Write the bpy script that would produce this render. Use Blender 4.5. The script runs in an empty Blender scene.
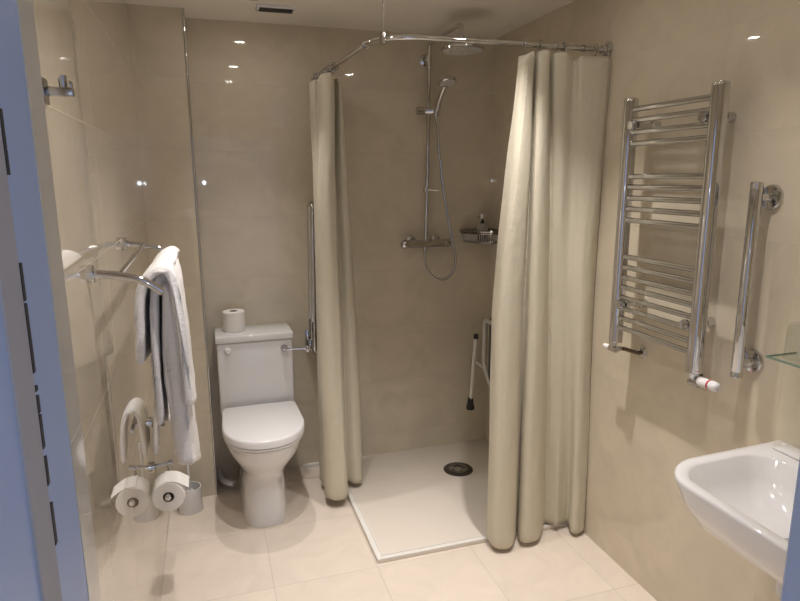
import bpy, bmesh, math, random
from mathutils import Vector, Matrix, noise
random.seed(7)
PI = math.pi
scene = bpy.context.scene
COL = scene.collection

# ------------------------------------------------------------------ materials
def new_mat(name):
    m = bpy.data.materials.new(name); m.use_nodes = True
    nt = m.node_tree
    return m, nt, nt.nodes['Principled BSDF']

def simple(name, col, rough=.5, metal=0., coat=0., spec=.5, trans=0., ior=1.45, noise_amt=0., nscale=20., bump=0., bscale=200.):
    m, nt, b = new_mat(name)
    b.inputs['Base Color'].default_value = (*col, 1)
    b.inputs['Roughness'].default_value = rough
    b.inputs['Metallic'].default_value = metal
    b.inputs['Coat Weight'].default_value = coat
    b.inputs['Coat Roughness'].default_value = .04
    b.inputs['Specular IOR Level'].default_value = spec
    b.inputs['Transmission Weight'].default_value = trans
    b.inputs['IOR'].default_value = ior
    tc = nt.nodes.new('ShaderNodeTexCoord')
    nz = nt.nodes.new('ShaderNodeTexNoise'); nz.inputs['Scale'].default_value = nscale
    nz.inputs['Detail'].default_value = 4
    nt.links.new(tc.outputs['Object'], nz.inputs['Vector'])
    mx = nt.nodes.new('ShaderNodeMix'); mx.data_type = 'RGBA'
    mx.inputs[6].default_value = (*[c*(1-noise_amt) for c in col], 1)
    mx.inputs[7].default_value = (*[min(1, c*(1+noise_amt)) for c in col], 1)
    nt.links.new(nz.outputs['Fac'], mx.inputs[0])
    nt.links.new(mx.outputs[2], b.inputs['Base Color'])
    if bump:
        n2 = nt.nodes.new('ShaderNodeTexNoise'); n2.inputs['Scale'].default_value = bscale
        n2.inputs['Detail'].default_value = 3
        nt.links.new(tc.outputs['Object'], n2.inputs['Vector'])
        bp = nt.nodes.new('ShaderNodeBump'); bp.inputs['Strength'].default_value = bump
        bp.inputs['Distance'].default_value = .003
        nt.links.new(n2.outputs['Fac'], bp.inputs['Height'])
        nt.links.new(bp.outputs['Normal'], b.inputs['Normal'])
    return m

def tile_mat(name, col, ua, u0, w, va, v0, h, rough=.07, joint=.004, jcol=.72, mottle=.07, spec=.5, coat=0.):
    """polished stone-look tile: world axes ua / va carry the joints"""
    m, nt, b = new_mat(name)
    N, L = nt.nodes, nt.links
    geo = N.new('ShaderNodeNewGeometry')
    sep = N.new('ShaderNodeSeparateXYZ'); L.new(geo.outputs['Position'], sep.inputs[0])
    def mt(op, a, bb=None, c=None):
        n = N.new('ShaderNodeMath'); n.operation = op
        for i, v in enumerate((a, bb, c)):
            if v is None: continue
            if isinstance(v, (int, float)): n.inputs[i].default_value = v
            else: L.new(v, n.inputs[i])
        return n.outputs[0]
    def line(ax, o, s):
        q = mt('DIVIDE', mt('SUBTRACT', sep.outputs[ax], o), s)
        f = mt('ABSOLUTE', mt('SUBTRACT', mt('FRACT', mt('ADD', q, .5)), .5))
        return mt('LESS_THAN', mt('MULTIPLY', f, s), joint/2), mt('FLOOR', q)
    lu, cu = line(ua, u0, w); lv, cv = line(va, v0, h)
    mask = mt('MAXIMUM', lu, lv)
    wn = N.new('ShaderNodeTexWhiteNoise'); wn.noise_dimensions = '2D'
    cmb = N.new('ShaderNodeCombineXYZ'); L.new(cu, cmb.inputs[0]); L.new(cv, cmb.inputs[1])
    L.new(cmb.outputs[0], wn.inputs['Vector'])
    off = N.new('ShaderNodeVectorMath'); off.operation = 'SCALE'; off.inputs['Scale'].default_value = 9.
    L.new(wn.outputs['Color'], off.inputs[0])
    add = N.new('ShaderNodeVectorMath'); add.operation = 'ADD'
    L.new(geo.outputs['Position'], add.inputs[0]); L.new(off.outputs[0], add.inputs[1])
    nz = N.new('ShaderNodeTexNoise'); nz.inputs['Scale'].default_value = 4.5
    nz.inputs['Detail'].default_value = 9; nz.inputs['Roughness'].default_value = .62
    nz.inputs['Distortion'].default_value = 1.2
    L.new(add.outputs[0], nz.inputs['Vector'])
    rp = N.new('ShaderNodeValToRGB')
    rp.color_ramp.elements[0].position = .3; rp.color_ramp.elements[1].position = .72
    rp.color_ramp.elements[0].color = (*[c*(1-mottle) for c in col], 1)
    rp.color_ramp.elements[1].color = (*[c*(1+mottle) for c in col], 1)
    L.new(nz.outputs['Fac'], rp.inputs[0])
    mx = N.new('ShaderNodeMix'); mx.data_type = 'RGBA'
    L.new(mask, mx.inputs[0]); L.new(rp.outputs[0], mx.inputs[6])
    mx.inputs[7].default_value = (*[min(1, c*jcol) for c in col], 1)
    L.new(mx.outputs[2], b.inputs['Base Color'])
    rr = mt('ADD', mt('MULTIPLY', mask, .4), rough); L.new(rr, b.inputs['Roughness'])
    b.inputs['Specular IOR Level'].default_value = spec
    b.inputs['Coat Weight'].default_value = coat; b.inputs['Coat Roughness'].default_value = .02; b.inputs['Coat IOR'].default_value = 1.6
    bp = N.new('ShaderNodeBump'); bp.inputs['Strength'].default_value = .35; bp.inputs['Distance'].default_value = .001
    L.new(mt('SUBTRACT', 1., mask), bp.inputs['Height']); L.new(bp.outputs['Normal'], b.inputs['Normal'])
    return m

M = {}
WALL = (.66, .585, .455)
M['wall_y'] = tile_mat('tile_back', WALL, 0, .62, 1.31, 2, .147, .3275, rough=.035, joint=.003, jcol=.86)
M['wall_x'] = tile_mat('tile_side', WALL, 1, 2.62, 1.31, 2, .147, .3275, rough=.035, joint=.003, jcol=.88)
M['wall_l'] = tile_mat('tile_left', WALL, 1, 1.822, .66, 2, .147, .3275, rough=.025, joint=.003, jcol=1.12, coat=.75)
M['floor'] = tile_mat('tile_floor', (.78, .685, .585), 0, .17, .44, 1, 2.275, .44, rough=.13, joint=.003, jcol=.72, mottle=.06)
M['ceiling'] = simple('ceiling_paint', (.90, .85, .755), .7, noise_amt=.01)
M['chrome'] = simple('chrome', (.62, .62, .625), .06, metal=1)
M['chrome_soft'] = simple('brushed_chrome', (.50, .50, .50), .22, metal=1)
M['chrome_dark'] = simple('dark_chrome', (.30, .29, .28), .15, metal=1)
M['steel_dark'] = simple('dark_steel', (.16, .155, .15), .3, metal=1)
M['ceramic'] = simple('white_ceramic', (.78, .77, .77), .09, coat=.5)
M['plastic'] = simple('white_plastic', (.80, .79, .79), .22, noise_amt=.005)
M['paint'] = simple('white_paint_blue_cast', (.36, .445, .62), .4, noise_amt=.01)  # white door frame, with the blue cast of hall daylight mixed into its colour
M['tray'] = simple('stone_resin', (.76, .69, .60), .35, noise_amt=.015, nscale=6)
M['trimwhite'] = simple('white_trim', (.82, .80, .75), .3)
M['seal_grey'] = simple('grey_seal', (.40, .37, .35), .6, noise_amt=.06)
M['black'] = simple('black_rubber', (.02, .02, .02), .55)
M['dark'] = simple('dark_slot', (.03, .028, .025), .7)
M['darkgrey'] = simple('dark_grey_pad', (.10, .11, .11), .5)
M['frame_white'] = simple('white_powder_coat', (.74, .72, .66), .35)
M['paper'] = simple('tissue_paper', (.86, .84, .80), .95, bump=.3, bscale=150)
M['card'] = simple('cardboard_core', (.16, .11, .08), .9)
M['towel'] = simple('terry_cloth', (.86, .84, .82), .95, spec=.1, noise_amt=.05, nscale=120, bump=1., bscale=130)
M['copper'] = simple('dull_pipe', (.16, .11, .08), .35, metal=.7)
M['red'] = simple('red_ring', (.55, .05, .04), .4)
M['amber'] = simple('dark_bottle', (.05, .03, .02), .15)
def thin_glass(name, tint):
    m, nt, b = new_mat(name); N, L = nt.nodes, nt.links
    tr = N.new('ShaderNodeBsdfTransparent'); tr.inputs[0].default_value = (*tint, 1)
    gl = N.new('ShaderNodeBsdfGlossy'); gl.inputs['Roughness'].default_value = .03
    lw = N.new('ShaderNodeLayerWeight'); lw.inputs[0].default_value = .25
    pw = N.new('ShaderNodeMath'); pw.operation = 'POWER'; L.new(lw.outputs['Facing'], pw.inputs[0]); pw.inputs[1].default_value = 3.
    fr = N.new('ShaderNodeMath'); fr.operation = 'MULTIPLY_ADD'; L.new(pw.outputs[0], fr.inputs[0]); fr.inputs[1].default_value = .6; fr.inputs[2].default_value = .04
    ms = N.new('ShaderNodeMixShader'); L.new(fr.outputs[0], ms.inputs[0]); L.new(tr.outputs[0], ms.inputs[1]); L.new(gl.outputs[0], ms.inputs[2])
    L.new(ms.outputs[0], N['Material Output'].inputs[0]); N.remove(b); return m
M['glass'] = thin_glass('clear_glass', (.96, .97, .96))
M['glass_green'] = thin_glass('shelf_glass', (.95, .985, .965))
M['edge_green'] = simple('glass_edge', (.22, .32, .25), .15)
M['bottle'] = simple('frosted_bottle', (.7, .66, .58), .3, trans=.4)
M['stitch'] = simple('hem_stitching', (.80, .745, .61), .9)

M['spray'] = simple('spray_rubber', (.62, .60, .56), .4)
def fabric():
    m, nt, b = new_mat('curtain_cloth')
    N, L = nt.nodes, nt.links
    tc = N.new('ShaderNodeTexCoord')
    wv = N.new('ShaderNodeTexWave'); wv.inputs['Scale'].default_value = 90; wv.inputs['Distortion'].default_value = .6
    wv.bands_direction = 'Z'
    L.new(tc.outputs['Object'], wv.inputs['Vector'])
    nz = N.new('ShaderNodeTexNoise'); nz.inputs['Scale'].default_value = 26; nz.inputs['Detail'].default_value = 6; nz.inputs['Distortion'].default_value = 1.5
    mp = N.new('ShaderNodeMapping'); mp.inputs['Scale'].default_value = (1, 1, .45); mp.inputs['Rotation'].default_value = (.35, .35, 0)
    L.new(tc.outputs['Object'], mp.inputs[0]); L.new(mp.outputs[0], nz.inputs['Vector'])
    bp = N.new('ShaderNodeBump'); bp.inputs['Strength'].default_value = .3; bp.inputs['Distance'].default_value = .012
    L.new(nz.outputs['Fac'], bp.inputs['Height'])
    bp2 = N.new('ShaderNodeBump'); bp2.inputs['Strength'].default_value = .08; bp2.inputs['Distance'].default_value = .002
    L.new(wv.outputs['Fac'], bp2.inputs['Height']); L.new(bp.outputs['Normal'], bp2.inputs['Normal'])
    rp = N.new('ShaderNodeMix'); rp.data_type = 'RGBA'
    rp.inputs[6].default_value = (.76, .70, .555, 1); rp.inputs[7].default_value = (.82, .765, .62, 1)
    L.new(nz.outputs['Fac'], rp.inputs[0]); L.new(rp.outputs[2], b.inputs['Base Color'])
    L.new(bp2.outputs['Normal'], b.inputs['Normal'])
    b.inputs['Roughness'].default_value = .75; b.inputs['Specular IOR Level'].default_value = .25
    b.inputs['Sheen Weight'].default_value = .15
    tr = N.new('ShaderNodeBsdfTranslucent'); L.new(rp.outputs[2], tr.inputs['Color'])
    ms = N.new('ShaderNodeMixShader'); ms.inputs[0].default_value = .25
    L.new(b.outputs[0], ms.inputs[1]); L.new(tr.outputs[0], ms.inputs[2])
    L.new(ms.outputs[0], N['Material Output'].inputs[0])
    return m
M['curtain'] = fabric()
def emis(name, col, s):
    m, nt, b = new_mat(name)
    b.inputs['Base Color'].default_value = (.9, .9, .9, 1)
    b.inputs['Emission Color'].default_value = (*col, 1); b.inputs['Emission Strength'].default_value = s
    return m
M['lens'] = emis('lamp_lens', (1., .94, .88), 60)

# ------------------------------------------------------------------ geometry helpers (world coordinates)
def box(bm, x0, x1, y0, y1, z0, z1, bev=0., seg=2):
    r = bmesh.ops.create_cube(bm, size=1)
    vs = r['verts']
    for v in vs:
        v.co = Vector((x0+(v.co.x+.5)*(x1-x0), y0+(v.co.y+.5)*(y1-y0), z0+(v.co.z+.5)*(z1-z0)))
    if bev:
        es = list({e for v in vs for e in v.link_edges})
        bmesh.ops.bevel(bm, geom=es, offset=bev, segments=seg, profile=.5, affect='EDGES')
    return bm

def frame_for(d):
    d = d.normalized()
    a = Vector((0, 0, 1)) if abs(d.z) < .9 else Vector((1, 0, 0))
    u = d.cross(a).normalized(); return u, u.cross(d).normalized()

def tube(bm, pts, r, n=14, caps=True, rs=None, sx=1., sy=1.):
    pts = [Vector(p) for p in pts]; k = len(pts)
    rings = []; u = v = None
    for i, p in enumerate(pts):
        d = (pts[min(i+1, k-1)]-pts[max(i-1, 0)]).normalized()
        if u is None: u, v = frame_for(d)
        else:
            u = (u-d*u.dot(d)).normalized(); v = u.cross(d).normalized()
        rr = rs[i] if rs else r
        rings.append([bm.verts.new(p+u*rr*sx*math.cos(2*PI*j/n)+v*rr*sy*math.sin(2*PI*j/n)) for j in range(n)])
    for a, b in zip(rings, rings[1:]):
        for j in range(n): bm.faces.new((a[j], a[(j+1) % n], b[(j+1) % n], b[j]))
    if caps:
        bm.faces.new(list(reversed(rings[0]))); bm.faces.new(rings[-1])
    return bm

def lathe(bm, prof, c, axis=(0, 0, 1), n=32, sx=1., sy=1.):
    """prof: list of (radius, height along the axis)"""
    ax = Vector(axis).normalized(); u, v = frame_for(ax); c = Vector(c)
    rings = []
    for r, h in prof:
        if r < 1e-6: rings.append([bm.verts.new(c+ax*h)])
        else: rings.append([bm.verts.new(c+ax*h+u*r*sx*math.cos(2*PI*j/n)+v*r*sy*math.sin(2*PI*j/n)) for j in range(n)])
    for a, b in zip(rings, rings[1:]):
        for j in range(n):
            q = []
            for w in ((a, j), (a, j+1), (b, j+1), (b, j)):
                p = w[0][w[1] % len(w[0])]
                if p not in q: q.append(p)
            if len(q) > 2: bm.faces.new(q)
    if len(rings[0]) > 1: bm.faces.new(list(reversed(rings[0])))
    if len(rings[-1]) > 1: bm.faces.new(rings[-1])
    return bm

def loft(bm, secs, caps=True):
    rings = [[bm.verts.new(p) for p in s] for s in secs]; n = len(rings[0])
    for a, b in zip(rings, rings[1:]):
        for j in range(n): bm.faces.new((a[j], a[(j+1) % n], b[(j+1) % n], b[j]))
    if caps:
        bm.faces.new(list(reversed(rings[0]))); bm.faces.new(rings[-1])
    return bm

def catmull(P, t):
    n = len(P)-1; f = min(max(t, 0), 1)*n; i = min(int(f), n-1); u = f-i
    p0, p1, p2, p3 = P[max(i-1, 0)], P[i], P[i+1], P[min(i+2, n)]
    return tuple(.5*((2*b)+(-a+c)*u+(2*a-5*b+4*c-d)*u*u+(-a+3*b-3*c+d)*u**3) for a, b, c, d in zip(p0, p1, p2, p3))

def smooth_path(P, n): return [catmull(P, i/n) for i in range(n+1)]

def BM(): return bmesh.new()

def finish(name, bm, m, parent=None, smooth=35, loc=None):
    bmesh.ops.recalc_face_normals(bm, faces=bm.faces[:])
    if parent is not None:
        org = parent.matrix_basis.translation.copy(); p = parent.parent
        while p is not None: org += p.matrix_basis.translation; p = p.parent
        l = Vector((0, 0, 0))
    else:
        if loc is None:
            xs = [v.co for v in bm.verts]
            loc = ((min(v.x for v in xs)+max(v.x for v in xs))/2, (min(v.y for v in xs)+max(v.y for v in xs))/2, min(v.z for v in xs))
        org = Vector(loc); l = org
    bmesh.ops.translate(bm, verts=bm.verts[:], vec=-org)
    me = bpy.data.meshes.new(name); bm.to_mesh(me); bm.free()
    if smooth:
        me.shade_smooth(); me.set_sharp_from_angle(angle=math.radians(smooth))
    o = bpy.data.objects.new(name, me); COL.objects.link(o)
    o.location = l
    if m is not None: me.materials.append(M[m] if isinstance(m, str) else m)
    if parent is not None: o.parent = parent
    return o

def tag(o, label, cat, group=None):
    o['label'] = label; o['category'] = cat
    if group: o['group'] = group
    return o
def thing(name, label, cat, loc, group=None):
    o = bpy.data.objects.new(name, None); COL.objects.link(o); o.location = loc; o.empty_display_size = .05
    return tag(o, label, cat, group)
def struct(name, bm, m, smooth=0):
    o = finish(name, bm, m, smooth=smooth); o['kind'] = 'structure'; return o

# ------------------------------------------------------------------ room
D, XR, CZ, YB, XL, BX = 3.305, 1.61, 2.41, 3.13, -.272, -.04
YF0, YF1 = .479, .52
def xl(y): return XL+.0034*(YB-y)
def xr(y): return XR-.0016*(D-y)
def prism(poly, z0, z1):
    bm = BM(); loft(bm, [[(x, y, z0) for x, y in poly], [(x, y, z1) for x, y in poly]]); return bm
struct('floor', prism([(-.5, -.9), (1.9, -.9), (1.9, 3.5), (-.5, 3.5)], -.1, 0), 'floor')
struct('ceiling', prism([(-.5, .3), (1.9, .3), (1.9, 3.5), (-.5, 3.5)], CZ, CZ+.1), 'ceiling')
struct('wall_back', prism([(-.5, D), (1.8, D), (1.8, D+.1), (-.5, D+.1)], 0, CZ), 'wall_y')
struct('wall_right', prism([(xr(.3), .3), (xr(D), D), (1.8, D), (1.8, .3)], 0, CZ), 'wall_x')
struct('wall_left', prism([(xl(.3), .3), (xl(D), D), (-.5, D), (-.5, .3)], 0, CZ), 'wall_l')
# boxed-in corner: front face towards the room, side face towards the toilet
struct('wall_boxing', prism([(xl(YB), YB), (BX, YB), (BX, D), (xl(D), D)], 0, CZ), 'wall_y')
bm = BM()
XJ0, XJ1, ZH = -.107, .681, 2.04
box(bm, -.45, XJ0, YF0, YF1, 0, CZ); box(bm, XJ1+.10, 1.75, YF0, YF1, 0, CZ); box(bm, XJ0, XJ1, YF0, YF1, ZH, CZ)
struct('wall_front', bm, 'wall_x')
bm = BM(); tube(bm, [(BX+.001, YB-.001, .0), (BX+.001, YB-.001, CZ)], .0055, 12)
struct('trim_1', bm, 'chrome', 40)
bm = BM(); box(bm, .44, .605, D-.018, D, 0, .02, .004)
struct('trim_2', bm, 'trimwhite')
# door frame with its grey seal
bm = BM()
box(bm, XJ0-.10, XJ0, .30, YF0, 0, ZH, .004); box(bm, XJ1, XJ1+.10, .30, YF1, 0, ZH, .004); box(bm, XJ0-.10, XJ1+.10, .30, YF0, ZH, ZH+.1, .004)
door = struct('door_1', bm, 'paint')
bm = BM(); box(bm, XJ0-.002, XJ0+.0015, .366, .4015, .02, ZH-.02)
finish('door_seal', bm, 'seal_grey', door, 0)
bm = BM()
for za, zb in [(1.6889, 1.6668), (1.6666, 1.6526), (1.6021, 1.5796), (1.5777, 1.5352), (1.5264, 1.5234), (1.5201, 1.5094), (1.5077, 1.4862), (1.48, 1.4615), (1.4482, 1.4201)]:
    box(bm, XJ0-.002, XJ0+.002, .4015, .4065, zb, za)
finish('seal_gap', bm, 'black', door, 0)

# ------------------------------------------------------------------ toilet
TX = .197
t = thing('toilet', 'white close-coupled toilet with closed lid standing against the back wall', 'toilet', (TX, 2.95, 0))
def dsec(z, hw, yf, yb, e=2.6, n=40, cx=TX, back=.75):
    """D-shaped section: rounded front, squarer back"""
    pts = []; ym = yf+(yb-yf)*.52
    for j in range(n):
        a = 2*PI*j/n; ca, sa = math.cos(a), math.sin(a)
        if sa < 0: k = e; ly = ym-yf
        else: k = 7.; ly = yb-ym
        x = hw*math.copysign(abs(ca)**(2/k), ca); y = ly*math.copysign(abs(sa)**(2/k), sa)
        pts.append((cx+x, ym+y, z))
    return pts
bm = BM()
loft(bm, [dsec(0, .112, 2.733, 3.24, 3.2, cx=.190), dsec(.012, .113, 2.731, 3.24, 3.2, cx=.190), dsec(.10, .108, 2.738, 3.24, 3.0, cx=.192), dsec(.19, .104, 2.745, 3.24, 2.8, cx=.194), dsec(.240, .106, 2.742, 3.24, 2.6, cx=.196),
          dsec(.272, .118, 2.720, 3.24, 2.5), dsec(.32, .146, 2.678, 3.24, 2.4), dsec(.37, .171, 2.632, 3.24, 2.4, cx=.2), dsec(.41, .182, 2.608, 3.24, 2.4, cx=.2), dsec(.444, .186, 2.600, 3.24, 2.4, cx=.2), dsec(.4505, .181, 2.606, 3.235, 2.4, cx=.2)])
finish('bowl', bm, 'ceramic', t, 50)
def lsec(z, hw, yf):
    pts = []; yb = 3.055; ym = yf+.235
    for j in range(25):
        a = PI*j/24; pts.append((.2+hw*math.copysign(abs(math.cos(a))**(2/2.15), math.cos(a)), ym-(ym-yf)*abs(math.sin(a))**(2/2.15), z))
    for k in range(1, 6):
        pts.append((.2-hw+.006*k/5, ym+(yb-.012-ym)*k/5, z))
    pts += [(.2-hw+.018, yb, z), (.2, yb+.002, z), (.2+hw-.018, yb, z)]
    for k in range(5, 0, -1): pts.append((.2+hw-.006*k/5, ym+(yb-.012-ym)*k/5, z))
    return pts
bm = BM()
loft(bm, [lsec(.451, .184, 2.598), lsec(.453, .189, 2.592), lsec(.463, .190, 2.590), lsec(.465, .186, 2.595)])
finish('seat', bm, 'plastic', t, 50)
bm = BM()
loft(bm, [lsec(.4665, .188, 2.592), lsec(.469, .192, 2.587), lsec(.497, .192, 2.587), lsec(.503, .1895, 2.591), lsec(.506, .182, 2.600)])
finish('lid', bm, 'plastic', t, 50)
for s in (-1, 1):
    bm = BM(); tube(bm, [(TX+s*.075-.02, 3.068, .487), (TX+s*.075+.02, 3.068, .487)], .010); finish('lid_hinge', bm, 'plastic', t)
bm = BM(); box(bm, .008, .388, 3.088, 3.297, .455, .832, .012, 3)
ct = finish('cistern', bm, 'ceramic', t, 50)
bm = BM(); box(bm, .003, .393, 3.081, 3.300, .835, .872, .008, 3)
finish('cistern_lid', bm, 'ceramic', ct, 50)
bm = BM(); lathe(bm, [(.0, .016), (.012, .014), (.017, .006), (.018, 0), (.018, -.004), (0, -.004)], (.062, 3.088, .795), (0, -1, 0))
finish('blanking_button', bm, 'plastic', ct)
bm = BM()
lathe(bm, [(.019, -.003), (.019, .004), (.014, .010), (.012, .024), (.008, .028), (0, .029)], (.343, 3.088, .787), (0, -1, 0), 24)
tube(bm, smooth_path([(.343, 3.068, .787), (.38, 3.062, .786), (.42, 3.06, .784), (.457, 3.058, .782)], 12), .005, 10, rs=[.0055]*10+[.007, .008, .007])
finish('flush_lever', bm, 'chrome', ct)
bm = BM(); tube(bm, smooth_path([(.05, 3.13, .05), (.02, 3.15, .05), (-.01, 3.2, .05), (-.02, 3.29, .05)], 10), .016, 14)
finish('waste_pipe', bm, 'plastic', t)

def paper_roll(name, label, c, ax, r, h, parent=None, group=None):
    ax = Vector(ax)
    root = thing(name, label, 'toilet roll', c, group)
    bm = BM(); lathe(bm, [(.021, 0), (r-.003, 0), (r, .003), (r, h-.003), (r-.003, h), (.021, h), (.021, 0)], c, ax, 40)
    bmesh.ops.delete(bm, geom=[f for f in bm.faces if len(f.verts) > 6], context='FACES_ONLY')
    finish('paper', bm, 'paper', root, 40)
    bm = BM(); lathe(bm, [(.0205, .001), (.0205, h-.001), (.0185, h-.001), (.0185, .001), (.0205, .001)], c, ax, 32)
    bmesh.ops.delete(bm, geom=[f for f in bm.faces if len(f.verts) > 6], context='FACES_ONLY')
    finish('core', bm, 'card', root, 40)
    return root
paper_roll('toilet_roll', 'white toilet roll standing upright on top of the cistern', (.104, 3.2, .8725), (0, 0, 1), .056, .105)

# ------------------------------------------------------------------ shower tray
t = thing('shower_tray', 'low cream shower tray in the corner with a round dark drain', 'shower tray', (1.11, 2.8, 0))
TX0, TY0 = .617, 2.293
bm = BM(); box(bm, TX0, XR+.002, TY0, D-.001, 0, .016, .003)
finish('tray', bm, 'tray', t, 40)
bm = BM()
box(bm, TX0, TX0+.022, TY0, 3.303, .016, .021, .002); box(bm, TX0+.0225, XR, TY0, TY0+.022, .016, .021, .002)
box(bm, TX0+.029, TX0+.033, TY0+.03, 3.303, .016, .0185); box(bm, TX0+.029, XR, TY0+.029, TY0+.033, .016, .0185)
finish('rim_strip', bm, 'trimwhite', t, 40)
DC = (1.28, 2.966, .016)
bm = BM(); lathe(bm, [(0, 0), (.084, 0), (.084, .003), (.078, .006), (.060, .006), (.058, .003), (0, .003)], DC, n=48)
dr = finish('drain', bm, 'steel_dark', t, 40)
bm = BM()
lathe(bm, [(.054, .003), (.054, .007), (.046, .007), (.046, .003)], DC, n=40)
lathe(bm, [(.0, .003), (.028, .003), (.026, .006), (0, .007)], DC, n=32)
for k in range(20):
    a = 2*PI*k/20; ca, sa = math.cos(a), math.sin(a)
    tube(bm, [(DC[0]+.028*ca, DC[1]+.028*sa, DC[2]+.005), (DC[0]+.05*ca, DC[1]+.05*sa, DC[2]+.005)], .0018, 6)
finish('drain_grate', bm, 'chrome_soft', dr, 40)

# ------------------------------------------------------------------ curtain rail
RZ = 2.156
t = thing('curtain_rail', 'L-shaped chrome shower curtain rail hung from the ceiling by a thin rod', 'curtain rail', (.65, 2.3, RZ))
RY = 2.255; CX = .638
pts = [(XR, RY, RZ), (1.2, RY, RZ), (CX+.16, RY, RZ)]
for k in range(1, 9):
    a = PI/2*k/9; pts.append((CX+.16-.16*math.sin(a), RY+.16-.16*math.cos(a), RZ))
pts += [(.630, 2.45, RZ), (.613, 2.85, RZ), (.595, D, RZ)]
bm = BM(); tube(bm, pts, .0105, 14); finish('rail', bm, 'chrome', t)
bm = BM(); lathe(bm, [(.0, -.002), (.032, -.002), (.032, .006), (.02, .012), (.016, .035), (0, .035)], (XR, RY, RZ), (-1, 0, 0), 28)
finish('wall_flange', bm, 'chrome', t)
bm = BM(); lathe(bm, [(.0, -.002), (.030, -.002), (.030, .006), (.02, .012), (.016, .03), (0, .03)], (.595, D, RZ), (0, -1, 0), 28)
finish('wall_flange', bm, 'chrome', t)
bm = BM()
tube(bm, [(CX+.034, RY+.062, RZ), (CX+.034, RY+.062, CZ)], .0035, 10); lathe(bm, [(0, 0), (.02, 0), (.016, -.008), (0, -.008)], (CX+.034, RY+.062, CZ), n=20)
lathe(bm, [(0, .02), (.016, .02), (.016, -.018), (0, -.018)], (CX+.034, RY+.062, RZ), n=18)
finish('ceiling_rod', bm, 'chrome', t)
for p0, p1 in (((.634, 2.43, RZ), (.631, 2.455, RZ)), ((1.36, RY, RZ), (1.375, RY, RZ)), ((1.395, RY, RZ), (1.41, RY, RZ)), ((1.485, RY, RZ), (1.495, RY, RZ))):
    bm = BM(); tube(bm, [p0, p1], .0135, 16); finish('joint_collar', bm, 'chrome_soft', t)

# ------------------------------------------------------------------ curtains
def sheet(cols, zs, ns, nz, ztop, zbot, wr):
    """cols: list of columns, each a list of (x, y) at heights zs (top to bottom)"""
    bm = BM(); g = []
    for i in range(ns+1):
        row = []; s = i/ns
        for j in range(nz+1):
            w = j/nz
            zt, zb = catmull(ztop, s)[0], catmull(zbot, s)[0]
            z = zt+(zb-zt)*w
            # position between key heights
            f = w; k = 0
            while k < len(zs)-2 and f > zs[k+1]: k += 1
            u = (f-zs[k])/(zs[k+1]-zs[k])
            T = (k+u)/(len(zs)-1)
            P = [catmull(c, T) for c in cols]
            x, y = catmull(P, s)
            q = Vector((s*9, z*1.1, 3.1)); q2 = Vector((s*23, z*5, 7.7))
            x += wr*noise.noise(q)+wr*.3*noise.noise(q2); y += wr*noise.noise(q+Vector((5, 5, 5)))+wr*.3*noise.noise(q2+Vector((9, 1, 1)))
            row.append(bm.verts.new((x, y, z)))
        g.append(row)
    for i in range(ns):
        for j in range(nz): bm.faces.new((g[i][j], g[i+1][j], g[i+1][j+1], g[i][j+1]))
    co = [[v.co.copy() for v in r] for r in g]
    return bm, co

def curtain(label, loc, cols, zs, ztop, zbot, seam_s, rings, seam_side):
    t = thing('shower_curtain', label, 'shower curtain', loc)
    bm, co = sheet(cols, zs, 150, 90, [(z,) for z in ztop], [(z,) for z in zbot], .006)
    o = finish('cloth', bm, 'curtain', t, 180)
    md = o.modifiers.new('thick', 'SOLIDIFY'); md.thickness = .003; md.offset = 0
    # stitched hem line down the cloth
    bm = BM(); i = int(seam_s*150)
    for j in range(2, 88):
        a, b = co[i][j], co[i][j+1]
        nrm = (co[i+1][j]-co[i-1][j]).cross(b-a).normalized()
        if nrm.dot(Vector(seam_side)) < 0: nrm = -nrm
        tube(bm, [a+nrm*.001+(b-a)*.1, a+nrm*.002+(b-a)*.45, a+nrm*.001+(b-a)*.8], .0019, 6)
    finish('hem_stitching', bm, 'stitch', t)
    for (rx, ry, dirv, tx, ty, tz) in rings:
        bm = BM(); d = Vector(dirv).normalized()
        R = .019; pts = []
        for k in range(17):
            a = 2*PI*k/16
            pts.append(Vector((rx, ry, RZ))+d*(R*math.sin(a))+Vector((0, 0, 1))*(R*math.cos(a)))
        tube(bm, pts, .0022, 8, caps=False)
        tube(bm, [(rx, ry, RZ-R), ((rx+tx)/2, (ry+ty)/2, (RZ-R+tz)/2-.004), (tx, ty, tz)], .0022, 8)
        finish('hook', bm, 'chrome_soft', t)
    return t
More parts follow.
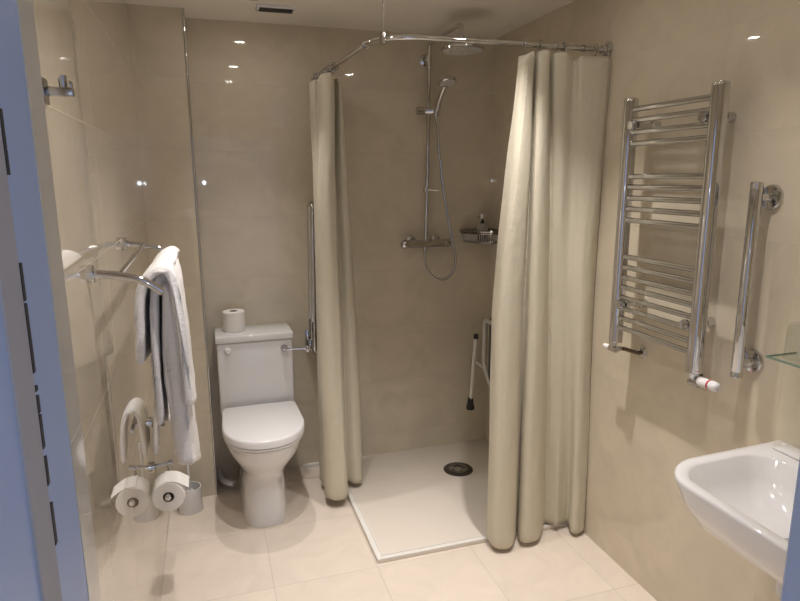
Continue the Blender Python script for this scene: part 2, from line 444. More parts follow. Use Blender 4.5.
colsR = [
 [(1.173, 2.200), (1.145, 2.235), (1.118, 2.255), (1.128, 2.275)],
 [(1.192, 2.195), (1.162, 2.200), (1.124, 2.205), (1.130, 2.210)],
 [(1.223, 2.205), (1.199, 2.195), (1.162, 2.190), (1.176, 2.185)],
 [(1.254, 2.230), (1.243, 2.220), (1.224, 2.220), (1.224, 2.205)],
 [(1.292, 2.285), (1.286, 2.280), (1.284, 2.285), (1.292, 2.290)],
 [(1.269, 2.225), (1.268, 2.215), (1.274, 2.225), (1.268, 2.215)],
 [(1.294, 2.215), (1.289, 2.205), (1.300, 2.205), (1.302, 2.195)],
 [(1.317, 2.225), (1.331, 2.230), (1.349, 2.230), (1.363, 2.215)],
 [(1.359, 2.280), (1.386, 2.290), (1.406, 2.300), (1.440, 2.300)],
 [(1.358, 2.240), (1.392, 2.270), (1.422, 2.285), (1.464, 2.295)],
 [(1.400, 2.235), (1.421, 2.255), (1.452, 2.270), (1.486, 2.270)],
 [(1.452, 2.260), (1.465, 2.265), (1.481, 2.260), (1.531, 2.280)],
 [(1.465, 2.230), (1.489, 2.250), (1.498, 2.240), (1.553, 2.275)],
 [(1.503, 2.225), (1.513, 2.235), (1.514, 2.220), (1.531, 2.215)],
 [(1.546, 2.220), (1.544, 2.225), (1.541, 2.215), (1.549, 2.195)],
 [(1.580, 2.215), (1.576, 2.222), (1.573, 2.225), (1.589, 2.205)],
 [(1.602, 2.222), (1.602, 2.238), (1.602, 2.245), (1.602, 2.215)],
]
ztR = [2.100, 2.105, 2.118, 2.128, 2.118, 2.126, 2.132, 2.130, 2.122, 2.130, 2.132, 2.108, 2.120, 2.122, 2.122, 2.124, 2.126]
zbR = [.040, .032, .026, .028, .034, .030, .027, .030, .038, .036, .034, .038, .036, .028, .024, .026, .034]
ringsR = []
for s in (2, 6, 10, 14):
    x, y = colsR[s][0]; ringsR.append((x, RY, (0, 1, 0), x, y+.004, ztR[s]-.02))
ringsR.append((1.592, RY, (0, 1, 0), 1.592, 2.23, 2.106))
curtain('wide cream shower curtain drawn to the right wall beside the towel radiator', (1.37, 2.25, 0), colsR, [0, .215, .48, 1], ztR, zbR, .098, ringsR, (-.4, -1, 0))
colsL = [
 [(.600, 3.235), (.610, 3.090), (.600, 3.085), (.590, 3.085)],
 [(.555, 3.170), (.555, 3.070), (.545, 3.075), (.540, 3.065)],
 [(.516, 3.080), (.520, 3.040), (.508, 3.035), (.500, 3.030)],
 [(.530, 3.020), (.515, 2.990), (.503, 2.985), (.508, 2.965)],
 [(.550, 3.020), (.520, 2.950), (.502, 2.935), (.513, 2.940)],
 [(.547, 2.930), (.512, 2.890), (.493, 2.860), (.493, 2.850)],
 [(.565, 2.905), (.535, 2.860), (.515, 2.820), (.515, 2.800)],
 [(.588, 2.900), (.565, 2.850), (.550, 2.805), (.555, 2.785)],
 [(.608, 2.925), (.592, 2.880), (.585, 2.830), (.595, 2.800)],
 [(.615, 2.980), (.603, 2.940), (.605, 2.890), (.612, 2.860)],
 [(.620, 3.030), (.615, 2.985), (.625, 2.955), (.625, 2.955)],
 [(.640, 2.970), (.645, 2.950), (.665, 2.935), (.672, 2.930)],
 [(.655, 2.990), (.672, 2.970), (.698, 2.960), (.708, 2.950)],
 [(.655, 3.050), (.675, 3.030), (.705, 3.020), (.715, 3.010)],
 [(.620, 3.100), (.630, 3.080), (.650, 3.070), (.660, 3.080)],
 [(.650, 3.170), (.660, 3.090), (.670, 3.090), (.680, 3.090)],
 [(.625, 3.235), (.640, 3.110), (.640, 3.110), (.640, 3.110)]]
ztL = [2.11]*2+[2.100, 2.105, 2.112, 2.118, 2.122, 2.124, 2.124, 2.12, 2.116, 2.112, 2.104, 2.104, 2.11, 2.11, 2.11]
zbL = [.07, .07, .06, .06, .06, .058, .052, .050, .052, .056, .06, .048, .044, .047, .05, .05, .05]
ringsL = []
def railx(y): return .595+(3.305-y)*(.63-.595)/(3.305-2.45)
for s, y in ((14, 3.15), (13, 3.11), (12, 3.07), (10, 3.03), (8, 2.98), (7, 2.93)):
    cx, cy = colsL[s][0]; ringsL.append((railx(y), y, (1, 0, 0), cx, cy, ztL[s]-.015))
curtain('narrow cream shower curtain bunched against the back wall beside the toilet', (.6, 3.0, 0), colsL, [0, .25, .6, 1], ztL, zbL, .475, ringsL, (0, -1, 0))

# ------------------------------------------------------------------ shower set
RX, RYS = 1.187, 3.243
t = thing('shower_mixer', 'chrome thermostatic shower with riser pipe, overhead rose and handset on back wall', 'shower', (RX-.01, RYS, 1.26))
bx0, bx1, BZ = 1.045, 1.322, 1.283
bm = BM(); tube(bm, [(bx0+.03, RYS, BZ), (bx1-.03, RYS, BZ)], .022, 24)
tube(bm, [(RX-.012, RYS, BZ), (RX-.012, RYS, BZ-.045)], .010, 12)
bar = finish('valve_body', bm, 'chrome', t)
for a, s in ((bx0+.028, -1), (bx1-.028, 1)):
    bm = BM(); lathe(bm, [(0, -.002), (.0235, -.002), (.0245, .006), (.0245, .026), (.021, .036), (.012, .042), (0, .043)], (a, RYS, BZ), (s, 0, 0), 26)
    finish('control_knob', bm, 'chrome', bar)
for a in (1.105, 1.255):
    bm = BM(); lathe(bm, [(0, 0), (.034, 0), (.034, .006), (.026, .014), (.014, .018), (.014, D-RYS), (0, D-RYS)], (a, D, BZ+.008), (0, -1, 0), 28)
    finish('wall_rose', bm, 'chrome', t)
# riser and arm
ZA = 2.352
pts = [(RX-.008, RYS, BZ+.01), (RX+.003, RYS, 1.8), (RX+.009, RYS, ZA-.035)]
for k in range(1, 7):
    a = PI/2*k/6; pts.append((RX+.009, RYS-.03+.03*math.cos(a), ZA-.03+.03*math.sin(a)))
YH = 2.80
pts.append((RX+.006, YH+.05, ZA))
for k in range(1, 7):
    a = PI/2*k/6; pts.append((RX+.006, YH+.03-.03*math.sin(a), ZA-.03+.03*math.cos(a)))
pts.append((RX+.006, YH, ZA-.085))
bm = BM(); tube(bm, pts, .0105, 14); finish('riser_pipe', bm, 'chrome', t)
bm = BM(); lathe(bm, [(0, 0), (.030, 0), (.030, .008), (.016, .014), (.012, .05), (.012, D-RYS+.004), (0, D-RYS+.004)], (RX+.004, D, 2.275), (0, -1, 0), 26)
lathe(bm, [(.016, -.018), (.016, .018)], (RX+.006, RYS, 2.275), n=20)
finish('wall_bracket', bm, 'chrome', t)
HC = (RX+.012, YH, ZA-.112)
bm = BM(); lathe(bm, [(0, .03), (.016, .03), (.018, .014), (.030, .010), (.1, .006), (.104, .002), (.104, -.006), (.1, -.008), (0, -.008)], HC, n=48)
hd = finish('overhead_rose', bm, 'chrome', t)
bm = BM(); lathe(bm, [(0, -.0085), (.096, -.0085), (.094, -.0105), (0, -.0105)], HC, n=48)
for rr, nn in ((.018, 6), (.038, 12), (.058, 18), (.078, 24)):
    for k in range(nn):
        a = 2*PI*k/nn; lathe(bm, [(.0035, -.010), (.0025, -.014), (0, -.0145)], (HC[0]+rr*math.cos(a), HC[1]+rr*math.sin(a), HC[2]), n=8)
finish('spray_plate', bm, 'spray', hd)
# slider and handset
bm = BM()
tube(bm, [(RX-.065, RYS-.005, 2.003), (RX-.02, RYS-.005, 2.003)], .0205, 20); tube(bm, [(RX-.022, RYS-.005, 2.003), (RX+.035, RYS-.025, 2.003)], .0175, 18)
tube(bm, [(RX+.035, RYS-.03, 1.985), (RX+.045, RYS-.045, 2.03)], .017, 16)
finish('slider_bracket', bm, 'chrome', t)
hp = [(RX+.036, RYS-.03, 1.975), (RX+.042, RYS-.045, 2.03), (RX+.048, RYS-.075, 2.08), (RX+.055, RYS-.11, 2.125)]
bm = BM(); tube(bm, smooth_path(hp, 12), .012, 16, rs=[.011, .012, .013, .0145, .015, .015, .015, .015, .015, .015, .016, .017, .018])
hs = finish('handset', bm, 'chrome', t)
ax = Vector((.06, -.34, -.94)).normalized(); hc = Vector((RX+.062, RYS-.13, 2.140))
bm = BM(); lathe(bm, [(0, -.022), (.03, -.018), (.047, -.006), (.048, .006), (.044, .009), (0, .009)], hc, ax, 36)
finish('handset_head', bm, 'chrome', hs)
bm = BM(); lathe(bm, [(0, .0092), (.040, .0092), (.038, .012), (0, .0125)], hc, ax, 36)
finish('spray_face', bm, 'spray', hs)
hose = [(RX+.036, RYS-.03, 1.977), (1.233, 3.205, 1.90), (1.236, 3.2, 1.797), (1.249, 3.2, 1.717), (1.263, 3.2, 1.60), (1.281, 3.2, 1.499), (1.313, 3.2, 1.348), (1.340, 3.2, 1.235), (1.346, 3.205, 1.17), (1.322, 3.21, 1.105), (1.270, 3.215, 1.075), (1.215, 3.22, 1.095), (1.178, 3.23, 1.155), (1.173, 3.24, 1.215), (RX-.012, RYS, BZ-.04)]
bm = BM(); P = smooth_path(hose, 220); tube(bm, P, .0075, 10, rs=[.0078 if k % 2 else .0066 for k in range(len(P))])
finish('hose', bm, 'chrome_soft', t)
bm = BM(); tube(bm, [(RX-.018, RYS-.004, 1.585), (RX+.055, RYS-.03, 1.58)], .0045, 10); lathe(bm, [(.015, -.012), (.015, .012)], (RX-.008, RYS, 1.585), n=18)
finish('hose_clip', bm, 'chrome', t)

# ------------------------------------------------------------------ corner basket with bottle
t = thing('wire_basket', 'chrome wire corner basket on the shower wall holding a pump bottle', 'basket', (1.53, 3.22, 1.28))
R0 = .188; KX, KY = XR-.004, D-.004
def arc(z, r, n=24): return [(KX-r*math.cos(a), KY-r*math.sin(a), z) for a in [PI/2*k/n for k in range(n+1)]]
bm = BM()
for z, rr, r in ((1.346, .0075, R0), (1.334, .0045, R0), (1.283, .004, R0-.02)):
    tube(bm, arc(z, r)+[(KX, KY, z), (KX-r, KY, z)], rr, 8)
finish('rim', bm, 'chrome_dark', t)
bm = BM()
for a1, a2 in zip(arc(1.346, R0, 22), arc(1.283, R0-.02, 22)): tube(bm, [a1, a2], .0022, 6)
for k in range(1, 14):
    x = KX-(R0-.02)*k/14; yy = math.sqrt(max(0, (R0-.02)**2-(KX-x)**2)); tube(bm, [(x, KY, 1.283), (x, KY-yy, 1.283)], .0018, 6)
finish('wires', bm, 'chrome_dark', t)
t = thing('pump_bottle', 'small pump soap bottle standing in the wire corner basket', 'bottle', (1.508, 3.20, 1.2875))
c = (1.508, 3.20, 1.2875)
bm = BM(); lathe(bm, [(0, 0), (.028, 0), (.031, .004), (.031, .062), (.030, .064), (0, .064)], c, n=28); finish('liquid_label', bm, 'amber', t)
bm = BM(); lathe(bm, [(.0, .0645), (.0305, .0645), (.030, .085), (.022, .098), (.012, .103), (0, .103)], c, n=28); finish('shoulder', bm, 'bottle', t)
bm = BM(); lathe(bm, [(0, .1035), (.010, .1035), (.010, .118), (.005, .12), (.005, .132), (.0, .132)], c, n=20); finish('neck', bm, 'black', t)
bm = BM(); lathe(bm, [(0, .1325), (.021, .1325), (.022, .137), (.022, .157), (.018, .16), (0, .16)], c, n=24); tube(bm, [(1.508, 3.2, 1.432), (1.472, 3.185, 1.431)], .005, 10); finish('pump_cap', bm, 'chrome', t)

# ------------------------------------------------------------------ folded shower seat
t = thing('folding_shower_seat', 'folded-up shower seat with white legs on right wall behind the curtain', 'shower seat', (1.55, 2.93, .28))
def rounded(pts, r=.03, n=5):
    out = [Vector(pts[0])]
    for a, b, c in zip(pts, pts[1:], pts[2:]):
        a, b, c = Vector(a), Vector(b), Vector(c)
        p = b+(a-b).normalized()*r; q = b+(c-b).normalized()*r
        for k in range(n+1):
            u = k/n; out.append(p*(1-u)**2+b*2*u*(1-u)+q*u*u)
    out.append(Vector(pts[-1])); return out
bm = BM(); tube(bm, rounded([(1.545, 3.10, .42), (1.515, 3.155, .56), (1.515, 3.155, .835), (1.515, 2.72, .835), (1.515, 2.72, .56), (1.545, 2.76, .42)], .035), .0115, 12)
finish('seat_frame', bm, 'frame_white', t)
bm = BM(); box(bm, 1.530, 1.562, 2.745, 3.130, .47, .85, .010, 3); finish('seat_pad', bm, 'darkgrey', t, 50)
for yy, yf, s in ((3.135, 3.19, 1), (2.74, 2.70, -1)):
    bm = BM(); tube(bm, [(1.452, yy, .742), (1.452, yf, .345)], .0115, 12); lg = finish('leg', bm, 'frame_white', t)
    bm = BM(); lathe(bm, [(0, .0), (.024, 0), (.025, .02), (.019, .03), (.018, .055), (.014, .075), (0, .075)], (1.452, yf+s*.004, .275), n=20); finish('rubber_foot', bm, 'black', lg)
    bm = BM(); lathe(bm, [(.0, -.012), (.0135, -.012), (.0135, .014), (0, .014)], (1.452, yy-s*.001, .742), (0, 0, 1), 16); finish('leg_cap', bm, 'black', lg)
    bm = BM(); tube(bm, [(1.452, yy+s*.022, .595), (1.515, yy+s*.018, .545)], .010, 10); finish('link', bm, 'frame_white', lg)
    bm = BM(); box(bm, 1.535, XR+.002, yy-.05-(.0 if s > 0 else -.06), yy-.03-(.0 if s > 0 else -.06), .36, .50, .004); finish('wall_bracket', bm, 'frame_white', t, 40)

# ------------------------------------------------------------------ hinged rail by the toilet
t = thing('hinged_support_rail', 'chrome drop-down support rail folded upright on the back wall beside toilet', 'support rail', (.53, 3.2, .70))
bm = BM(); tube(bm, rounded([(.515, 3.255, .76), (.527, 3.255, 1.52), (.527, 3.16, 1.52), (.515, 3.16, .72), (.515, 3.255, .735)], .040, 6), .0145, 16)
finish('rail_loop', bm, 'chrome', t)
bm = BM(); box(bm, .485, .545, D-.012, D, .69, .82, .004); box(bm, .495, .535, 3.24, D-.012, .715, .775, .006)
finish('hinge_plate', bm, 'chrome_soft', t, 40)
bm = BM(); lathe(bm, [(0, -.004), (.026, -.004), (.026, .004), (.02, .012), (0, .012)], (.492, 3.255, .765), (-1, 0, 0), 24); finish('pivot', bm, 'chrome_soft', t)

# ------------------------------------------------------------------ towel radiator
UX, UYL, UYR = 1.512, 1.955, 1.545
t = thing('towel_radiator', 'chrome ladder towel radiator with seventeen bars on the right wall', 'radiator', (UX, 1.75, .98))
for uy in (UYL, UYR):
    bm = BM(); n = 20
    # half-round upright, rounded side to the room
    sec = []
    for k in range(n):
        a = 2*PI*k/n; x = math.cos(a); y = math.sin(a)
        sec.append((UX+(.032*x if x < 0 else .018*x), uy+.0245*math.copysign(abs(y)**.8, y)))
    loft(bm, [[(UX+(x-UX)*f, uy+(y-uy)*f, z) for x, y in sec] for z, f in ((1.012, .85), (1.014, .97), (1.02, 1), (1.918, 1), (1.926, .97), (1.929, .85))])
    up = finish('upright', bm, 'chrome', t, 50)
    bm = BM(); lathe(bm, [(0, 0), (.013, 0), (.012, .003), (.009, .004), (0, .004)], (UX-.006, uy, 1.929), n=16); finish('end_cap', bm, 'chrome', up)
BARS = [1.888, 1.849, 1.807, 1.767, 1.650, 1.612, 1.572, 1.532, 1.491, 1.353, 1.314, 1.274, 1.236, 1.196, 1.155, 1.116, 1.078]
for z in BARS:
    bm = BM(); tube(bm, [(UX-.008, UYL-.016, z), (UX-.008, UYR+.016, z)], .0105, 14); finish('bar', bm, 'chrome', t)
for uy, z, s in ((1.925, 1.832, 1), (1.59, 1.832, -1), (1.925, 1.168, 1), (1.59, 1.168, -1)):
    bm = BM()
    lathe(bm, [(0, 0), (.017, 0), (.017, .03), (.010, .034), (.010, .09), (.0, .09)], (xr(uy)-.0006, uy, z), (-1, 0, 0), 18)
    lathe(bm, [(0, -.012), (.016, -.012), (.017, .0), (.014, .008), (0, .009)], (UX-.022, uy, z), (-1, 0, 0), 18)
    finish('wall_bracket', bm, 'chrome', t)
# valves
def valve(uy, s, wally, head):
    bm = BM()
    tube(bm, [(UX, uy, 1.016), (UX, uy, .988)], .011, 16); lathe(bm, [(.015, -.010), (.015, .010)], (UX, uy, 1.002), n=6)
    tube(bm, [(UX, uy+s*.018, .978), (UX, uy-s*.022, .978)], .0125, 16); tube(bm, rounded([(UX, uy, .99), (UX, uy, .978), (UX+.035, uy, .976)], .01), .0115, 14)
    v = finish('valve', bm, 'chrome', t)
    bm = BM(); tube(bm, rounded([(UX+.03, uy, .976), (UX+.05, uy, .974), (UX+.07, wally, .970), (xr(wally)-.0006, wally, .970)], .012), .008, 12); finish('pipe', bm, 'copper', v)
    bm = BM(); lathe(bm, [(0, 0), (.026, 0), (.026, .004), (.012, .009), (.0, .009)], (xr(wally)-.0006, wally, .970), (-1, 0, 0), 24); finish('pipe_collar', bm, 'chrome', v)
    bm = BM()
    if head:
        c0 = (UX, uy-.022, .990)
        lathe(bm, [(0, .0), (.015, 0), (.0165, .012), (.016, .040), (.0145, .041), (.0145, .047), (.0165, .048), (.017, .06), (.015, .073), (.01, .078), (0, .079)], c0, (0, -1, .02), 24)
        finish('thermostat_head', bm, 'plastic', v)
        bm = BM(); lathe(bm, [(.0168, .0412), (.017, .0472)], c0, (0, -1, .02), 24); finish('red_ring', bm, 'red', v)
    else:
        lathe(bm, [(0, 0), (.011, 0), (.0115, .01), (.0095, .034), (.006, .037), (0, .037)], (UX, uy+.018, .978), (0, 1, .0), 18); finish('lockshield_cap', bm, 'plastic', v)
valve(UYL+.02, 1, 1.915, False)
valve(UYR, 1, 1.63, True)

# ------------------------------------------------------------------ vertical grab bar
t = thing('grab_bar', 'vertical chrome grab bar on the right wall beside the towel radiator', 'grab bar', (1.55, 1.418, 1.03))
bm = BM(); lathe(bm, [(0, 0), (.0165, 0), (.018, .002), (.018, .018), (.0174, .019), (.0174, .021), (.018, .022), (.018, .578), (.0174, .579), (.0174, .581), (.018, .582), (.018, .598), (.0165, .6), (0, .6)], (1.55, 1.418, 1.033), n=28)
finish('tube', bm, 'chrome', t)
for z in (1.588, 1.083):
    bm = BM(); lathe(bm, [(0, -.001), (.038, -.001), (.038, .006), (.034, .012), (.012, .014), (.010, .018), (.010, .062), (0, .062)], (xr(1.41), 1.412, z), (-1, 0, 0), 32)
    finish('mount', bm, 'chrome', t)

# ------------------------------------------------------------------ glass shelf + tumbler
t = thing('glass_shelf', 'clear glass shelf with chrome clip on the right wall above the basin', 'shelf', (1.55, 1.04, 1.14))
bm = BM(); box(bm, 1.4935, 1.607, .80, 1.2735, 1.1435, 1.1495); finish('glass_panel', bm, 'glass_green', t, 0)
bm = BM(); box(bm, 1.492, 1.4933, .80, 1.275, 1.1435, 1.1495); box(bm, 1.4935, 1.607, 1.2737, 1.275, 1.1435, 1.1495); e_ = finish('glass_edge', bm, 'edge_green', t, 0); e_['label'] = 'green polished edge of the glass'
for y in (1.16, .88):
    bm = BM(); lathe(bm, [(0, -.016), (.008, -.016), (.0095, -.012), (.0095, .018), (.006, .022), (0, .022)], (1.515, y, 1.1465), n=18); tube(bm, [(1.515, y, 1.136), (xr(y), y, 1.132)], .006, 12)
    lathe(bm, [(0, -.001), (.016, -.001), (.016, .006), (0, .008)], (xr(y), y, 1.132), (-1, 0, 0), 18); finish('clip', bm, 'chrome', t)
bm = BM(); lathe(bm, [(.037, 0), (.035, .085), (.030, .097), (.018, .101), (0, .101), (0, .094), (.018, .094), (.028, .09), (.0325, .08), (.0345, 0), (.037, 0)], (1.550, 1.222, 1.1505), n=36)
bmesh.ops.delete(bm, geom=[f for f in bm.faces if len(f.verts) > 6], context='FACES_ONLY')
tag(finish('tumbler', bm, 'glass', None, 40), 'clear drinking glass upside down on the glass shelf', 'glass')

# ------------------------------------------------------------------ basin
BXW, BXF, BY0, BY1, BZT = XR+.006, 1.150, .745, 1.300, .855
def rsec(z, x0, x1, y0, y1, r, bow=0., n=10):
    """rounded rectangle with bowed room side (x0); the wall side (x1) stays square"""
    pts = []
    for cx, cy, a0, rr in ((x0+r, y0+r, PI, r), (x1-.006, y0+.006, 1.5*PI, .006), (x1-.006, y1-.006, 0, .006), (x0+r, y1-r, .5*PI, r)):
        for k in range(n+1):
            a = a0+PI/2*k/n; pts.append((cx+rr*math.cos(a), cy+rr*math.sin(a), z))
    out = []
    ym = (y0+y1)/2
    for x, y, zz in pts:
        w = (x1-x)/(x1-x0); f = 1-((y-ym)/((y1-y0)/2))**2
        tp = 1-.07*w
        out.append((x-bow*w*f, ym+(y-ym)*tp, zz))
    return out
def rsec4(z, x0, x1, y0, y1, r, n=10):
    pts = []
    for cx, cy, a0 in ((x0+r, y0+r, PI), (x1-r, y0+r, 1.5*PI), (x1-r, y1-r, 0), (x0+r, y1-r, .5*PI)):
        for k in range(n+1):
            a = a0+PI/2*k/n; pts.append((cx+r*math.cos(a), cy+r*math.sin(a), z))
    ym = (y0+y1)/2
    return [(x-.02*((x1-x)/(x1-x0))*(1-((y-ym)/((y1-y0)/2))**2), ym+(y-ym)*(1-.05*(x1-x)/(x1-x0)), zz) for x, y, zz in pts]
t = thing('wash_basin', 'white wall-hung wash basin at the lower right on the right wall', 'basin', (1.4, 1.02, .62))
bm = BM()
secs = [rsec(.675, 1.34, BXW, BY0+.15, BY1-.15, .08, .01), rsec(.692, 1.28, BXW, BY0+.11, BY1-.11, .09, .015), rsec(.735, 1.20, BXW, BY0+.05, BY1-.05, .11, .02), rsec(.79, 1.168, BXW, BY0+.02, BY1-.02, .12, .02),
        rsec(.845, BXF+.001, BXW, BY0, BY1, .125, .02), rsec(.852, BXF+.002, BXW, BY0+.001, BY1-.001, .124, .02), rsec(.855, BXF+.007, BXW, BY0+.006, BY1-.006, .12, .02),
        rsec4(.855, BXF+.030, 1.500, BY0+.04, BY1-.042, .085), rsec4(.850, BXF+.036, 1.494, BY0+.046, BY1-.048, .082), rsec4(.80, BXF+.065, 1.475, BY0+.075, BY1-.075, .06), rsec4(.755, BXF+.10, 1.44, BY0+.12, BY1-.12, .07), rsec4(.735, BXF+.15, 1.39, BY0+.19, BY1-.19, .05), rsec4(.728, 1.33, 1.37, 1.0, 1.04, .018)]
loft(bm, secs)
finish('basin', bm, 'ceramic', t, 60)
bm = BM(); lathe(bm, [(0, 0), (.022, 0), (.022, .003), (.015, .004), (0, .002)], (1.35, 1.02, .729), n=24); finish('waste', bm, 'chrome', t)
bm = BM(); tube(bm, rounded([(1.37, 1.02, .665), (1.37, 1.02, .55), (xr(1.0), 1.02, .55)], .03), .018, 14); lathe(bm, [(0, .66), (.028, .66), (.032, .63), (.032, .58), (.02, .565), (0, .565)], (1.37, 1.02, 0), n=24); finish('trap', bm, 'plastic', t)
bm = BM(); box(bm, 1.535, 1.60, 1.17, 1.255, .855, .8615, .003); finish('tap_ledge', bm, 'ceramic', t, 40)
t.location.z += .012

# ------------------------------------------------------------------ towel rack on left wall
t = thing('towel_rack', 'chrome towel rack with two curved arms on the left wall', 'towel rack', (-.2, 1.88, 1.38))
def armpts(y, dz): return [(xl(y)-.002, y, 1.434+dz), (-.240, y, 1.432+dz), (-.204, y, 1.427+dz), (-.165, y, 1.418+dz), (-.137, y, 1.404+dz), (-.110, y, 1.382+dz)]
for y, dz in ((1.525, .004), (2.175, .008)):
    bm = BM(); tube(bm, smooth_path(armpts(y, dz), 24), .0095, 14); a = finish('arm', bm, 'chrome', t)
    bm = BM(); lathe(bm, [(0, -.002), (.020, -.002), (.021, .001), (.021, .014), (.0105, .015), (.0105, .020), (0, .020)], (xl(y), y, 1.434+dz), (1, 0, 0), 28); finish('flange', bm, 'chrome', a)
for x, z in ((-.203, 1.4295), (-.114, 1.386)):
    bm = BM(); tube(bm, [(x, 1.525, z+.001), (x, 2.175, z+.005)], .0075, 12); finish('cross_bar', bm, 'chrome', t)

def cloth(bm, prof, y0, y1, th, ny=40, seed=0., amp=.004, sag=None, tf=lambda w: 1.):
    """thick folded cloth: a centre line (x, z) in section, run along y"""
    P = smooth_path(prof, 70); n = len(P)
    loop = []
    for side in (1, -1):
        idx = range(n) if side > 0 else range(n-1, -1, -1)
        for i in idx:
            a, b = P[max(i-1, 0)], P[min(i+1, n-1)]
            d = Vector((b[0]-a[0], b[1]-a[1])).normalized(); nn = Vector((-d.y, d.x))
            e = min(i, n-1-i); f = th*min(1, .55+e*.25)*tf(i/(n-1))
            loop.append((P[i][0]+side*nn.x*f, P[i][1]+side*nn.y*f, i/(n-1)))
    secs = []
    for k in range(ny+1):
        v = k/ny; y = y0+(y1-y0)*v; e = min(v, 1-v)*ny; f = min(1, .65+e*.2)
        s = []
        for x, z, w in loop:
            i = int(w*(n-1)); cx, cz = P[i][0], P[i][1]
            q = Vector((x*14+seed, y*9, z*7))
            hang = max(0., 1.40-z)
            dx = amp*noise.noise(q)*(1+3*hang)+amp*.5*noise.noise(q*4.1); dz = amp*.3*noise.noise(q*2+Vector((3, 1, 2)))
            dy = amp*1.5*noise.noise(q*1.3+Vector((7, 2, 2)))*(1 if 0 < k < ny else 1.5)
            fx, fz = sag(v, w, hang) if sag else (0, 0)
            s.append((cx+(x-cx)*f+dx+fx, y+dy, cz+(z-cz)*f+dz+fz))
        secs.append(s)
    loft(bm, secs)
    return bm
t = thing('bath_towel', 'large white bath towel hanging folded over the chrome towel rack', 'towel', (-.12, 1.9, .78))
bm = BM()
cloth(bm, [(-.154, 1.005), (-.152, 1.10), (-.149, 1.22), (-.144, 1.33), (-.134, 1.382), (-.114, 1.4045), (-.103, 1.375), (-.104, 1.30), (-.106, 1.15), (-.102, 1.0), (-.098, .92), (-.096, .88)], 1.655, 2.12, .0095, seed=1., amp=.004,
      sag=lambda v, w, h: ((.012*max(0, h-.25)*2 - .012*v, -.42*h*v*.9) if w > .5 else (-.02*v, -.42*h*v)), tf=lambda w: 1.15 if w < .5 else 1+min(1, (w-.5)*5)*1.9)
finish('inner_fold', bm, 'towel', t, 180)
bm = BM()
cloth(bm, [(-.181, 1.185), (-.178, 1.26), (-.172, 1.34), (-.156, 1.396), (-.114, 1.4265), (-.090, 1.398), (-.082, 1.34), (-.077, 1.22), (-.073, 1.12), (-.070, 1.06)], 1.62, 2.155, .0125, seed=5., amp=.005,
      sag=lambda v, w, h: (-.020*v, -.40*h*v-.006*v) if w > .5 else (-.03*v*min(1, h*5), -.45*h*v-.006*v), tf=lambda w: 1. if w < .6 else 1.1)
finish('outer_fold', bm, 'towel', t, 180)

# ------------------------------------------------------------------ hand towel + holder, lower on left wall
t = thing('hand_towel_holder', 'small chrome towel holder low on left wall behind the bath towel', 'towel holder', (-.24, 2.5, .66))
bm = BM(); lathe(bm, [(0, -.002), (.022, -.002), (.022, .010), (.010, .013), (.009, .06), (0, .06)], (xl(2.5), 2.5, .69), (1, 0, 0), 24); finish('flange', bm, 'chrome', t)
bm = BM(); tube(bm, rounded([(-.215, 2.4, .70), (-.215, 2.62, .70)], .01), .0075, 12); finish('bar', bm, 'chrome', t)
bm = BM()
cloth(bm, [(-.252, .575), (-.250, .66), (-.243, .735), (-.215, .765), (-.187, .735), (-.176, .66), (-.165, .56)], 2.43, 2.585, .009, 24, seed=9., amp=.003)
tag(finish('hand_towel', bm, 'towel', None, 180), 'small white hand towel hung over the low chrome holder on the left wall', 'towel')

# ------------------------------------------------------------------ toilet roll holder
HY, HZ = 2.44, .525
t = thing('roll_holder', 'chrome toilet roll holder low on the left wall', 'roll holder', (-.24, HY, .43))
bm = BM(); lathe(bm, [(0, -.002), (.022, -.002), (.022, .012), (.012, .015), (0, .015)], (xl(HY), HY, HZ), (1, 0, 0), 24); finish('flange', bm, 'chrome', t)
bm = BM(); tube(bm, rounded([(xl(HY), HY, HZ), (-.206, HY, HZ+.01), (-.206, HY, .4625), (-.206, 2.29, .4625)], .018), .0075, 12); lathe(bm, [(0, 0), (.011, 0), (.011, .008), (0, .010)], (-.206, 2.292, .4625), (0, -1, 0), 18); finish('arm', bm, 'chrome', t)
bm = BM(); tube(bm, [(-.208, HY, HZ+.008), (-.188, HY, HZ+.010)], .010, 14); finish('end_cap', bm, 'chrome', t)
r = paper_roll('toilet_roll', 'white toilet roll with a loose end on the chrome wall holder', (-.206, 2.31, .452), (0, 1, 0), .060, .10)
bm = BM(); P = [(-.22, .5135), (-.195, .5135), (-.17, .506), (-.148, .492), (-.132, .480)]
loft(bm, [[(x, 2.312, z), (x, 2.408, z), (x+.001, 2.408, z-.0012), (x+.001, 2.312, z-.0012)] for x, z in smooth_path(P, 10)]); finish('loose_sheet', bm, 'paper', r, 60)

# ------------------------------------------------------------------ toilet brush
t = thing('toilet_brush', 'white toilet brush in its round pot on the floor in the left corner', 'toilet brush', (-.168, 3.02, 0))
c = (-.168, 3.02, 0)
bm = BM(); lathe(bm, [(0, 0), (.060, 0), (.062, .004), (.058, .115), (.057, .125), (.052, .125), (.053, .115), (.056, .008), (0, .008)], c, n=36); finish('pot', bm, 'ceramic', t, 50)
bm = BM(); tube(bm, [(-.168, 3.02, .03), (-.166, 3.02, .36)], .006, 12); lathe(bm, [(0, .36), (.009, .36), (.011, .375), (.008, .39), (0, .393)], (-.166, 3.02, 0), n=16); finish('handle', bm, 'plastic', t)
bm = BM(); lathe(bm, [(0, .012), (.03, .015), (.034, .04), (.034, .08), (.02, .105), (0, .105)], c, n=24); finish('brush_head', bm, 'plastic', t)

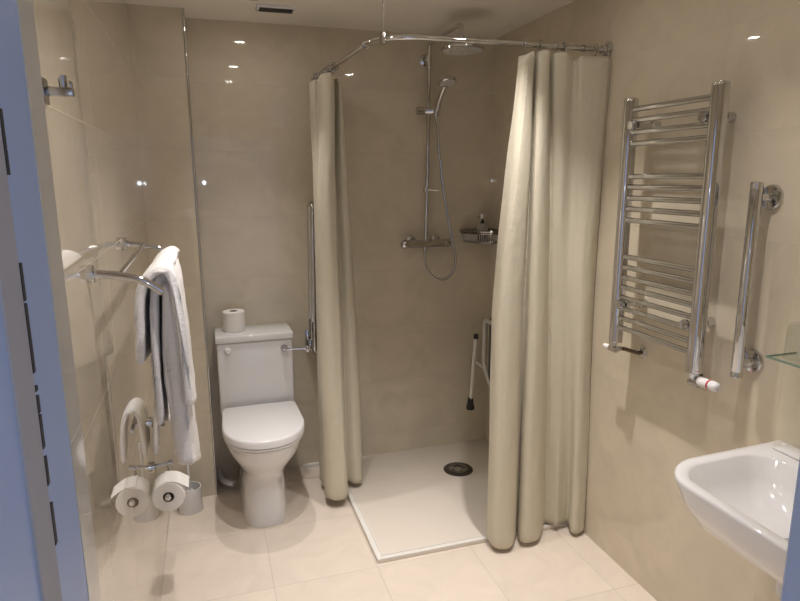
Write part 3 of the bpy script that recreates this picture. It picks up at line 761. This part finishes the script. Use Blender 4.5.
# ------------------------------------------------------------------ robe hook
t = thing('robe_hook', 'square chrome robe hook high on the left wall', 'hook', (-.25, 1.283, 1.8))
xw = xl(1.283)
bm = BM(); box(bm, xw-.001, xw+.007, 1.262, 1.304, 1.783, 1.828, .002); finish('back_plate', bm, 'chrome_soft', t, 40)
bm = BM(); box(bm, xw+.007, -.214, 1.274, 1.292, 1.797, 1.813, .003); finish('arm', bm, 'chrome_soft', t, 40)
bm = BM(); tube(bm, [(-.2305, 1.283, 1.81), (-.2315, 1.283, 1.833)], .007, 14, rs=[.0065, .008]); box(bm, -.2215, -.2155, 1.276, 1.290, 1.811, 1.824, .0015); finish('peg', bm, 'chrome_soft', t, 40)

# ------------------------------------------------------------------ ceiling vent
t = thing('ceiling_vent', 'small white ceiling vent with a dark slot above the toilet', 'vent', (.36, 3.0, CZ-.02))
bm = BM(); box(bm, .275, .445, 2.955, 3.04, CZ-.013, CZ+.001, .003); finish('plate', bm, 'plastic', t, 40)
bm = BM(); box(bm, .288, .437, 2.964, 3.034, CZ-.0145, CZ-.004, .001); finish('slot', bm, 'dark', t, 40)

# ------------------------------------------------------------------ lights
LP = 36
def downlight(x, y, label, power, cone):
    t = thing('ceiling_light', label, 'ceiling light', (x, y, CZ-.012), 'recessed ceiling lights')
    bm = BM(); lathe(bm, [(.030, 0), (.043, 0), (.043, -.004), (.038, -.008), (.031, -.006), (.030, 0)], (x, y, CZ), n=32)
    bmesh.ops.delete(bm, geom=[f for f in bm.faces if len(f.verts) > 6], context='FACES_ONLY')
    finish('trim_ring', bm, 'chrome', t)
    bm = BM(); lathe(bm, [(0, -.001), (.0295, -.001), (.0295, -.003), (0, -.003)], (x, y, CZ), n=28); finish('lens', bm, 'lens', t)
    l = bpy.data.lights.new('lamp', 'SPOT'); l.energy = power; l.color = (1., .945, .915); l.spot_size = math.radians(cone); l.spot_blend = 1.; l.shadow_soft_size = .014
    o = bpy.data.objects.new('lamp', l); COL.objects.link(o); o.parent = t; o.location = (0, 0, .005)
for x, y, s, p, cn in ((.245, 2.85, 'above the toilet', .62, 66), (.25, 2.04, 'above the towel rack', 1.0, 84), (.24, 1.35, 'just inside the door by the left wall', .9, 110), (1.09, 1.94, 'in front of the shower', 1.65, 80), (1.12, 1.28, 'above the basin', .5, 100)):
    downlight(x, y, 'round recessed ceiling light ' + s, LP*p, cn)
# the photographer's small phone light, seen as bright dots in the polished tiles
l = bpy.data.lights.new('phone_light', 'POINT'); l.energy = .5; l.color = (.85, .92, 1.); l.shadow_soft_size = .014
o = bpy.data.objects.new('phone_light', l); COL.objects.link(o); o.location = (.005, .02, 1.61)
# cool daylight of the hall outside
w = bpy.data.worlds.new('hall_daylight'); scene.world = w; w.use_nodes = True
bg = w.node_tree.nodes['Background']; bg.inputs[0].default_value = (.40, .46, .66, 1); bg.inputs[1].default_value = .66

# ------------------------------------------------------------------ camera
F, YAW, PIT, ROL, CH = 608.5, 17.525, 11.41, -.28, 1.65
cam = bpy.data.cameras.new('camera'); co = bpy.data.objects.new('camera', cam); COL.objects.link(co)
cam.sensor_width = 36; cam.sensor_fit = 'HORIZONTAL'; cam.lens = F/800*36; cam.clip_start = .01
y_, p_, r_ = map(math.radians, (YAW, PIT, ROL))
fw = Vector((math.sin(y_)*math.cos(p_), math.cos(y_)*math.cos(p_), -math.sin(p_)))
rt = Vector((math.cos(y_), -math.sin(y_), 0)); upv = rt.cross(fw)
rt2 = math.cos(r_)*rt+math.sin(r_)*upv; up2 = -math.sin(r_)*rt+math.cos(r_)*upv
m = Matrix((rt2, up2, -fw)).transposed().to_4x4(); m.translation = Vector((0, 0, CH))
co.matrix_world = m
scene.camera = co
vs = scene.view_settings
vs.view_transform = 'Standard'; vs.look = 'None'; vs.gamma = 1; vs.use_curve_mapping = False; vs.exposure = .54
